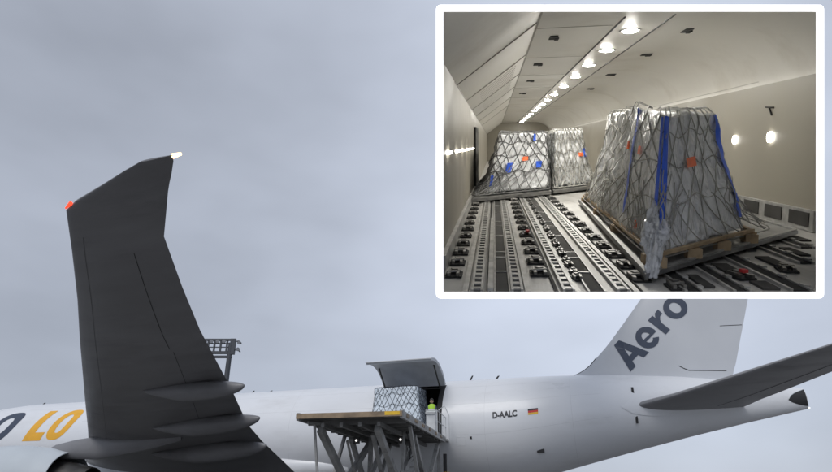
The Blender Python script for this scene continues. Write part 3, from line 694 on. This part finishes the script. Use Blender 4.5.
mb = MB(); mb.loft([oval(1.66, .09, .1, .02), oval(1.71, .095, .118, .045), oval(1.77, .088, .11, .045), oval(1.81, .05, .065, .045)], capa=True, capb=True); mb.build('hair', M['hair'], head, smooth='all')

# ------------------------------------------------------------------ floodlight mast behind the aircraft
mast = empty('floodlight_mast', Matrix.Translation((-29.7, 95, 0)))
tag(mast, 'dark floodlight mast with a lamp rack rising beyond the fuselage beside the wing', 'light mast')
mb = MB(); mb.tube([(0, 0, 0), (0, 0, 25.2)], [.55, .36], 14); mb.build('pole', M['mast'], mast, smooth=True)
mb = MB()
for z in (22.95, 23.6): mb.box((-2.3, 0, z), (5.4, .5, .34))
mb.box((-2.3, 0, 25.7), (5.2, .4, .3)); mb.box((.35, 0, 24.6), (.8, .6, 2.5)); mb.box((-4.7, 0, 24.6), (.6, .5, 2.4))
for x in (-3.6, -2.6, -1.6, -.6): mb.box((x, 0, 24.6), (.26, .3, 2.1))
mb.box((-2.2, 0, 25.1), (4.6, .12, .16)); mb.box((-2.2, 0, 24.5), (4.6, .12, .16)); mb.box((-2.2, 0, 23.85), (5.0, .1, .06))
rack = mb.build('lamp_rack', M['mast'], mast)
for x, z, tl in [(-4.1, 25.35, 1), (-3.1, 25.4, 1), (-4.1, 24.6, 1), (-2.1, 25.4, 1), (-1.1, 25.4, 1), (-5.3, 24.9, -1), (-5.2, 24.2, -1), (1.35, 25.2, -1), (1.3, 24.1, -1)]:
    mb = MB(); mb.tube([(x, -.3, z), (x, .1, z + .1)], [.34, .2] if tl > 0 else [.3, .2], 12); fl = mb.build('floodlight', M['mast'], rack, smooth=True)
    mb = MB(); mb.disc((x, -.305, z), (0, -1, -.2), .3 if tl > 0 else .25, 12, .02); mb.build('lamp_glass', M['lampglass'], fl)
mb = MB()
for z in (24.0, 25.4): mb.tube([(.6, 0, z), (1.2, -.1, z + .1), (1.7, -.1, z - .3)], .1, 8); mb.tube([(-4.8, 0, z), (-5.4, -.1, z + .1), (-5.9, -.1, z - .35)], .1, 8)
mb.build('bracket', M['mast'], rack, smooth=True)

# ------------------------------------------------------------------ cargo hold module: u across, v along, h above its floor
AX_V = Vector((.13, .909, .396)).normalized()
def cv(x, y, z):
    p = R(24); return Vector((x, z * math.cos(p) - y * math.sin(p), z * math.sin(p) + y * math.cos(p)))
AX_V = cv(78, 91, 600).normalized(); AX_U = cv(600, 0, -78).normalized(); AX_W = AX_U.cross(AX_V)
EYE = Vector((0, 0, 1.7)); HO = EYE - AX_W * 1.3
MH = Matrix((AX_U, AX_V, AX_W)).transposed().to_4x4(); MH.translation = HO
hold = empty('cargo_hold', MH)
tag(hold, 'open fronted freighter cargo hold with beige lining and roller floor inside a white frame with added glow', 'cargo hold')
MHI = MH.inverted()
U0, U1, V1 = -.55, 4.45, 50.
# lining profile (u, h): left wall, left bevel, ceiling, curved right shoulder, right wall
RS = []
for i in range(41):
    q = R(90 - 90 * i / 40); RS.append((3.2 + 1.25 * math.cos(q), 2.2 + .85 * math.sin(q)))
def open_pt(px, py, depth=5.2): return MHI @ (EYE + cv((px - 416) / 600, (236 - py) / 600, 1) * depth)
# mouth: where each lining surface begins, just inside the frame
ML_, MR_, MT_, MBt = 439.8, 820.8, 7.8, 295.2
def dirl(px, py): return (MHI.to_3x3() @ cv((px - 416) / 600, (236 - py) / 600, 1))
def start_v(u, h):
    """v at which the line (u, *, h) comes into the mouth of the frame"""
    lo, hi = 4.5, 16.
    def inside(v):
        p = MH @ Vector((u, v, h)) - EYE; z = p.dot(cv(0, 0, 1)); x = 416 + 600 * p.x / z; y = 236 - 600 * p.dot(cv(0, 1, 0)) / z
        return ML_ <= x <= MR_ and MT_ <= y <= MBt
    if inside(lo): return lo
    for _ in range(40):
        m_ = (lo + hi) / 2
        if inside(m_): hi = m_
        else: lo = m_
    return hi
def seen(u, v, h=0., m=3):
    p = MH @ Vector((u, v, h)) - EYE; z = p.dot(cv(0, 0, 1)); x = 416 + 600 * p.x / z; y = 236 - 600 * p.dot(cv(0, 1, 0)) / z
    return ML_ + m <= x <= MR_ - m and MT_ + m <= y <= MBt - m
def seg(a, b, n): return [(a[0] + (b[0] - a[0]) * i / n, a[1] + (b[1] - a[1]) * i / n) for i in range(n + 1)]
def lining(prof, name, m, out):
    """solid lining panel: inner skin at prof, outer skin pushed out"""
    mb = MB(); inner = [(u, start_v(u, h), h) for u, h in prof]; o2 = [(u + out[0], v, h + out[1]) for u, v, h in inner]
    ring_a = inner + o2[::-1]; ring_b = [(u, V1, h) for u, v, h in ring_a]
    mb.loft([ring_a, ring_b]); k = len(inner)
    for rg in (ring_a, ring_b): mb.add(rg, [(i, i + 1, 2 * k - 2 - i, 2 * k - 1 - i) for i in range(k - 1)])
    return mb.build(name, m, hold, smooth=True), inner
floor_o, e_f = lining(seg((U0, 0), (U1, 0), 70), 'floor', M['hfloor'], (0, -.02))
lw, e_l = lining(seg((U0, 0.), (U0, 2.2), 50), 'side_lining', M['wallin'], (-.02, 0)); tag(lw, 'left side lining')
lb, e_b = lining(seg((U0, 2.2), (.62, 3.05), 70), 'bevel_panel', M['lining'], (-.015, .015))
ce, e_c = lining(seg((.62, 3.05), (3.2, 3.05), 40) + RS[1:], 'ceiling', M['lining'], (.01, .02))
rw, e_r = lining(seg((U1, 2.2), (U1, 0), 40), 'side_lining', M['wallin'], (.02, 0)); tag(rw, 'right side lining')
mb = MB(); mb.box((1.95, V1 + .03, 1.5), (5.3, .06, 3.3)); mb.build('end_wall', M['wallin'], hold)
# frame, flat and square-on, with rounded outer corners; and the splayed reveal from it to the lining
def rrect(x0, y0, x1, y1, r, n=8):
    o = []
    for cx, cy, a0 in ((x1 - r, y0 + r, -90), (x1 - r, y1 - r, 0), (x0 + r, y1 - r, 90), (x0 + r, y0 + r, 180)):
        for i in range(n + 1): t = R(a0 + 90 * i / n); o.append((cx + r * math.cos(t), cy + r * math.sin(t)))
    return o
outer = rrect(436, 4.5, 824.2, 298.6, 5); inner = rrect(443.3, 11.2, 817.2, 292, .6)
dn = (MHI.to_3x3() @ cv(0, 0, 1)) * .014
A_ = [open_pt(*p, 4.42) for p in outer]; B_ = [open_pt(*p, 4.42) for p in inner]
mb = MB(); mb.loft([A_, B_, [p + dn for p in B_], [p + dn for p in A_], A_]); mb.build('frame_added_glow', M['frameglow'], hold, fix=True)  # border glows through its material, with no light source behind it
loop = e_f[::-1] + e_l[1:] + e_b[1:] + e_c[1:] + e_r[1:]
mb = MB(); mb_r = []
for (u, v, h) in loop:
    p = MH @ Vector((u, v, h)) - EYE; z = p.dot(cv(0, 0, 1)); px = 416 + 600 * p.x / z; py = 236 - 600 * p.dot(cv(0, 1, 0)) / z
    px = min(max(px, ML_), MR_); py = min(max(py, MT_), MBt); mb_r.append((open_pt(px, py, 4.437), Vector((u, v, h))))
mb.loft([[a for a, b in mb_r], [b for a, b in mb_r]], closed=True); mb.build('splayed_reveal', M['shell'], hold, fix=False)

# ceiling lamps in their channel
mb = MB()
for u in (1.83, 2.5): mb.box((u, (9.0 + V1) / 2, 3.046), (.025, V1 - 9.2, .012))
mb.build('lamp_channel', M['gap'], hold)
v = 10.2; k = 0; LV = [10.2, 12.2, 14.4, 16.7, 19.4, 22.4, 25, 27.6, 30.2, 33, 36, 39, 42, 45, 48]
for v in LV:
    mb = MB(); mb.tube([(2.13, v, 3.049), (2.13, v, 3.034), (2.13, v, 3.02), (2.13, v, 3.012)], [.125, .12, .085, .03], 20); lp = mb.build('ceiling_lamp', M['lamp'], hold)
    mb = MB(); n = 24
    mb.loft([[(2.13 + r * math.cos(2 * math.pi * i / n), v + r * math.sin(2 * math.pi * i / n), z) for i in range(n)] for r, z in ((.128, 3.049), (.128, 3.036), (.16, 3.036), (.17, 3.049))]); mb.build('lamp_ring', M['rail'], lp, smooth=True)
for v, h, r_ in ((10.5, 1.34, .085), (11.95, 1.31, .075), (24.5, 1.36, .09)):
    mb = MB(); mb.disc((U1 - .004, v, h), (-1, 0, 0), r_, 18, .03); mb.build('wall_glow_disc', M['wallglow'], hold)  # small self-glowing discs on the right lining
for i in range(6):
    vv = 7.3 + i * 1.7; mb = MB(); mb.box((U0 + .02, vv, 1.22), (.03, .5, .035)); mb.build('reflection_dash', M['wallglow'], hold)  # glowing dashes painted in for reflections along the left ledge
# seams and fittings on the lining
mb = MB()
mb.box((.64, (8 + V1) / 2, 3.047), (.02, V1 - 8.2, .008)); mb.box((U0 + .004, (8.6 + V1) / 2, 2.19), (.008, V1 - 8.8, .02)); mb.box((U1 - .006, (11 + V1) / 2, 2.27), (.008, V1 - 11.2, .012))
for v in (9.2, 12.4, 15.6, 19, 23, 28):
    mb.beam((U0 + .004, v, 2.2), (.62, v, 3.044), .02, .012, up=(0, 1, 0)); mb.box((1.2, v + .5, 3.047), (1.15, .012, .006)); mb.box((3.0, v + 2.2, 3.047), (.95, .014, .006)) if v < 0 else None
mb.build('lining_seam', mat('seam_grey', (.36, .35, .315), .6), hold)
mb = MB(); rnd = random.Random(3)
for i in range(15):                                             # fine grooves of the bevel grille
    v = 12.6 + i * .42; mb.beam((U0 + .25, v, 2.385), (.45, v, 2.925), .012, .01, up=(0, 1, 0))
mb.build('bevel_grille', mat('grille_grey', (.36, .35, .31), .6), hold)
for u, v, sx, sy in ((.98, 10.55, .13, .32), (.96, 13.9, .18, .3), (1.0, 17.4, .2, .28), (.98, 21.5, .22, .3), (3.05, 10.4, .12, .3), (3.05, 13.0, .2, .22), (3.0, 16.5, .22, .3), (3.1, 20.5, .2, .3)):
    mb = MB(); mb.box((u, v, 3.04), (sx, sy, .014)); mb.box((u + .06, v + .1, 3.035), (sx * .5, sy * .6, .02)); mb.build('ceiling_fitting', M['dark'], hold)
for v, h in ((10.6, 1.78), (15.5, 2.0)):
    mb = MB(); mb.beam((U1 - .012, v - .14, h + .03), (U1 - .012, v + .14, h + .05), .02, .02); mb.beam((U1 - .012, v, h + .02), (U1 - .012, v - .1, h - .09), .02, .02); mb.build('wall_hook', M['dark'], hold)
# kick vents along the right wall foot
mb = MB(); mb.box((U1 - .03, 14.4, .16), (.05, 11., .3)); kr = mb.build('kick_rail', M['rail'], hold); 
for i in range(14):
    v = 9.3 + i * .82; mb = MB(); mb.box((U1 - .06, v, .17), (.014, .58, .2)); mb.build('kick_vent', M['panel'], hold)
kv = max(start_v(U0 + .06, .0), start_v(U0 + .0, .2)) + .05; mb = MB(); mb.box((U0 + .03, (kv + 20) / 2, .1), (.05, 20 - kv, .16)); mb.build('kick_rail', M['rail'], hold)
mb = MB(); mb.box((U0 + .03, 17.6, .95), (.05, 1.6, 1.7)); mb.build('side_door_recess', M['dark'], hold)
mb = MB(); mb.box((U0 + .06, 17.0, .95), (.05, .12, 1.7)); mb.box((U0 + .06, 18.3, .95), (.05, .12, 1.7)); mb.build('recess_frame', M['rail'], hold)

# roller floor -----------------------------------------------------------------
def v0(u): return max(start_v(u, .0), start_v(u, .05)) + .06
def vend(u): return 30.
def ladder(u, wd, v_end=16.5, pitch=.2, name='roller_track'):
    a = max(v0(u - wd), v0(u + wd)); mb = MB()
    mb.box((u, (a + v_end) / 2, .006), (wd, v_end - a, .012), mi=1)
    for s in (-1, 1): mb.box((u + s * wd / 2, (a + v_end) / 2, .018), (.022, v_end - a, .036))
    v = a + .1
    while v < v_end: mb.box((u, v, .02), (wd - .022, pitch * .42, .02)); v += pitch
    return mb.build(name, [M['rail'], M['dark']], hold)
def bar(u, wd, hgt, m, name, v_end=16.5, start=None):
    a = start or max(v0(u - wd / 2 - .02), v0(u + wd / 2 + .02)); mb = MB(); mb.box((u, (a + v_end) / 2, hgt / 2), (wd, v_end - a, hgt)); return mb.build(name, m, hold)
for u in (-.15, .205, .655, 1.12): ladder(u, .085)
for u in (-.255, .30, .73, 1.235): bar(u, .05, .018, M['rail'], 'guide_rail')
for u in (-.06, -.035): bar(u, .012, .02, M['dark'], 'slot_line')
bar(-.03, .05, .045, M['rail'], 'raised_beam', 10.5)
for u, wd in ((.075, .11), (.895, .115)):
    bar(u, wd, .008, M['panel'], 'dark_panel')
    for s in (-1, 1): bar(u + s * (wd / 2 + .012), .016, .022, M['rail'], 'panel_edge')
for u, wd in ((.075, .11), (.895, .115)):
    for v in (6.1, 6.9, 7.25, 8.6, 9.6, 10.2, 11.6, 13): mb = MB(); mb.box((u, v, .012), (wd, .035, .012)); mb.build('panel_strip', M['rail'], hold)
def latch(u, v, sc=1., red=False, turn=0.):
    if not seen(u + .09, v - .14): return None
    mb = MB(); r = Matrix.Rotation(turn, 3, 'Z')
    mb.box((u, v, .012), (.17 * sc, .26 * sc, .016), r, 1); mb.box((u - .045 * sc, v, .032), (.03 * sc, .24 * sc, .04), r); mb.box((u + .045 * sc, v, .032), (.03 * sc, .24 * sc, .04), r)
    mb.tube([(u - .07 * sc, v - .03, .045), (u + .07 * sc, v + .02, .045)], .016 * sc, 7); mb.box((u, v + .08 * sc, .045), (.06 * sc, .07 * sc, .035), Matrix.Rotation(turn + .3, 3, 'Z'))
    o = mb.build('pallet_latch', [M['latch'], M['dark']], hold)
    if red: m2 = MB(); m2.box((u + .02, v - .02, .075), (.05 * sc, .07 * sc, .03), r); m2.build('red_lever', M['lred'], o)
    return o
for i in range(13):
    v = 5.35 + i * .58 + .012 * i * i
    if v > v0(-.4): latch(-.40, v, .98 if i % 3 else 1.08)
    if i > 0: latch(.455, v + .1, 1.08, red=(i == 5))
    if i > 0: latch(.79, v - .15, .62); latch(.79, v + .1, .55)
    latch(1.36, v + .5, 1.0 if i % 2 else 1.15)
bar(.55, .03, .016, M['dark'], 'slot_line'); bar(1.30 - .02, .015, .02, M['dark'], 'slot_line')
# tracks right of the front pallet, running on under it
for u, wd in ((1.72, .10), (2.12, .09), (2.62, .12), (3.25, .10), (3.72, .12)):
    a = v0(u + wd / 2 + .06); mb = MB(); ve = 9.2
    mb.box((u, (a + ve) / 2, .008), (wd, ve - a, .016), mi=1)
    for s in (-1, 1): mb.box((u + s * (wd / 2 + .02), (a + ve) / 2, .014), (.026, ve - a, .028), mi=0)
    v = a + .12
    while v < ve: mb.box((u + wd / 2 + .02, v, .034), (.05, .09, .02), mi=0); v += .42
    mb.build('roller_track', [M['rail'], M['dark']], hold)
for u, v, w_, l_ in ((1.9, 5.75, .1, .5), (2.35, 6.3, .16, .55), (2.4, 5.6, .14, .3), (2.95, 6.7, .14, .6), (3.45, 7.35, .12, .5), (2.0, 6.6, .1, .4), (3.0, 7.6, .12, .4), (3.95, 8.35, .14, .4)):
    if not seen(u + w_ / 2, v - l_ / 2): continue
    mb = MB(); mb.box((u, v, .011), (w_, l_, .022)); mb.build('dark_panel', M['panel'], hold)
latch(2.33, 5.95, 1., True, .2); latch(2.9, 6.3, 1., False, -.2); latch(3.5, 7.0, 1., True, .1); latch(2.62 + .28, 5.55, .9, False); latch(1.62, 5.5, .95, False); latch(3.98, 7.9, 1., True)

# pallets in the hold ------------------------------------------------------------
def hold_item(name, u, v): return empty(name, MH @ Matrix.Translation((u, v, .055)))
def rel(pts, u, v): return [(p[0] - u, p[1] - v, *(p[2:] if len(p) > 2 else ())) for p in pts]
pu, pv_ = 1.4, 5.7
fp = hold_item('netted_pallet', pu, pv_)
tag(fp, 'large netted pallet with three blue straps and orange stickers nearest in the cargo hold', 'cargo pallet', 'netted cargo pallets')
tq = rel([(1.38, 5.62), (4.0, 8.46), (4.1, 13.2), (1.8, 13.2)], pu, pv_)
tray(fp, tq, .045)
base = rel([(1.55, 6.0, .16), (3.02, 7.55, .22), (3.6, 12.5, .2), (1.88, 12.7, .16)], pu, pv_)
top = rel([(1.73, 6.6, 1.52), (2.76, 8.05, 1.56), (3.2, 12.1, 1.72), (2.16, 12.2, 1.78)], pu, pv_)
flare = [Vector((p[0], p[1], .07)) for p in tq]
flare = [Vector((1.5 - pu, 5.86 - pv_, .07)), Vector((3.55 - pu, 8.1 - pv_, .07)), Vector((3.95 - pu, 12.9 - pv_, .07)), Vector((1.82 - pu, 12.9 - pv_, .07))]
f = make_load(fp, base, top, 11, flare, amp=.062, cord=.0072, nd=22, turn=.5, extra=38, NP=360, NT=56, peak=.12)
for p, wd, t0, t1, sl_ in ((3.70, .025, .12, 1.0, .0), (3.985, .03, .30, .98, .03), (.06, .07, .12, 1.0, .01), (.93, .06, .1, 1.0, .0)):
    strap(fp, f, p, wd, t0, t1, sl_)
for p, t, wp, ht in ((.42, .62, .13, .075), (3.78, .68, .03, .07), (3.63, .67, .025, .07), (3.84, .1, .035, .07)): sticker(fp, f, p, t, wp, ht)
mb = MB()
for k, z in ((0, .075), (1, .15)):
    for i in range(4):
        a, b = Vector(base[i]), Vector(base[(i + 1) % 4]); c_ = sum((Vector(x) for x in base), Vector()) / 4
        a, b = a.lerp(c_, -.03), b.lerp(c_, -.03)
        if k: mb.beam((a.x, a.y, .17), (b.x, b.y, .19), .05, .035)
        else:
            for q in (.03, .35, .65, .97): p_ = a.lerp(b, q); mb.box((p_.x, p_.y, .1), (.14, .14, .1))
mb.build('wooden_skid', M['wood'], fp)
# crumpled wrap gathered at the near corner
def crumpled(path, rad, seed, name='plastic_bundle', n=90, m=60):
    """a gathered, folded piece of wrap hanging round a path"""
    mb = MB(); rings = []; path = [Vector(p) for p in path]
    for i in range(m + 1):
        t = i / m * (len(path) - 1); k = min(int(t), len(path) - 2); c = path[k].lerp(path[k + 1], t - k); w_ = rad[k] + (rad[k + 1] - rad[k]) * (t - k); row = []
        for j in range(n):
            ph = 2 * math.pi * j / n; d = Vector((math.cos(ph), math.sin(ph), 0)); q = Vector((d.x * 1.5, d.y * 1.5, t * .28 + seed * 7))
            fold = abs(noise.noise(q * 1.6)) * 1.7 + abs(noise.noise(q * 4.1)) * .55 + noise.noise(Vector((d.x * 3, d.y * 3, t * 2.2 + seed))) * .28
            row.append(c + d * w_ * (.35 + fold) + Vector((0, 0, .03 * noise.noise(q * 3))))
        rings.append(row)
    mb.loft(rings, capa=True, capb=True); return mb.build(name, M['filmw'], fp, smooth='all')
def cp(t, o=0.): return f(.0, t, .02 + o)
crumpled([cp(.36), cp(.28, .02), cp(.2, .03), cp(.1, .04), cp(.02, .06), cp(0., .1) - Vector((0, 0, .08))], [.02, .07, .1, .11, .08, .04], 2)
crumpled([cp(.16, .1), cp(.06, .16), Vector((1.46 - pu, 5.72 - pv_, .1)), Vector((1.44 - pu, 5.69 - pv_, .0))], [.03, .055, .055, .04], 5, m=40)

pu, pv_ = -.3, 13.8
r1 = hold_item('netted_pallet', pu, pv_)
tag(r1, 'netted pallet behind at the left of the hold beside the left wall', 'cargo pallet', 'netted cargo pallets')
tq = rel([(-.5, 13.3), (1.42, 15.3), (1.42, 20), (-.45, 20)], pu, pv_); tray(r1, tq, .07)
base = rel([(-.22, 13.9, .16), (1.44, 15.6, .16), (1.46, 19.6, .16), (-.2, 19.6, .16)], pu, pv_); top = rel([(.1, 14.1, 1.48), (1.36, 15.85, 1.5), (1.4, 19.3, 1.52), (.12, 19.3, 1.52)], pu, pv_)
f = make_load(r1, base, top, 23, [Vector((p[0], p[1], .08)) for p in tq], amp=.05, cord=.011, nd=26, turn=.6, extra=40, NP=170, netmat='netm')
strap(r1, f, .28, .09, .33, .5, .1); strap(r1, f, .80, .09, .38, .5); strap(r1, f, .72, .05, .88, 1.); sticker(r1, f, .55, .56, .1, .07)
strap(r1, f, .05, .05, .1, .3)
pu, pv_ = 1.6, 15.7
r2 = hold_item('netted_pallet', pu, pv_)
tag(r2, 'netted pallet at the back of the hold between the two other pallets there', 'cargo pallet', 'netted cargo pallets')
tq = rel([(1.5, 15.5), (2.85, 17.2), (2.9, 21), (1.52, 21)], pu, pv_); tray(r2, tq, .07)
base = rel([(1.55, 15.9, .16), (2.75, 17.4, .16), (2.8, 20.6, .16), (1.6, 20.6, .16)], pu, pv_); top = rel([(1.56, 16.1, 1.54), (2.5, 17.5, 1.6), (2.6, 20.4, 1.6), (1.62, 20.4, 1.56)], pu, pv_)
f = make_load(r2, base, top, 37, [Vector((p[0], p[1], .08)) for p in tq], amp=.05, cord=.012, nd=28, turn=.5, extra=34, NP=170)
strap(r2, f, .93, .12, .5, .66); sticker(r2, f, .78, .55, .13, .07)

# ------------------------------------------------------------------ render settings
scene.render.engine = 'CYCLES'
scene.cycles.use_denoising = True
scene.cycles.max_bounces = 14; scene.cycles.diffuse_bounces = 10; scene.cycles.transmission_bounces = 10; scene.cycles.sample_clamp_indirect = 8
scene.view_settings.view_transform = 'Standard'; scene.view_settings.look = 'None'
scene.view_settings.exposure = 0; scene.view_settings.gamma = 1; scene.view_settings.use_curve_mapping = False
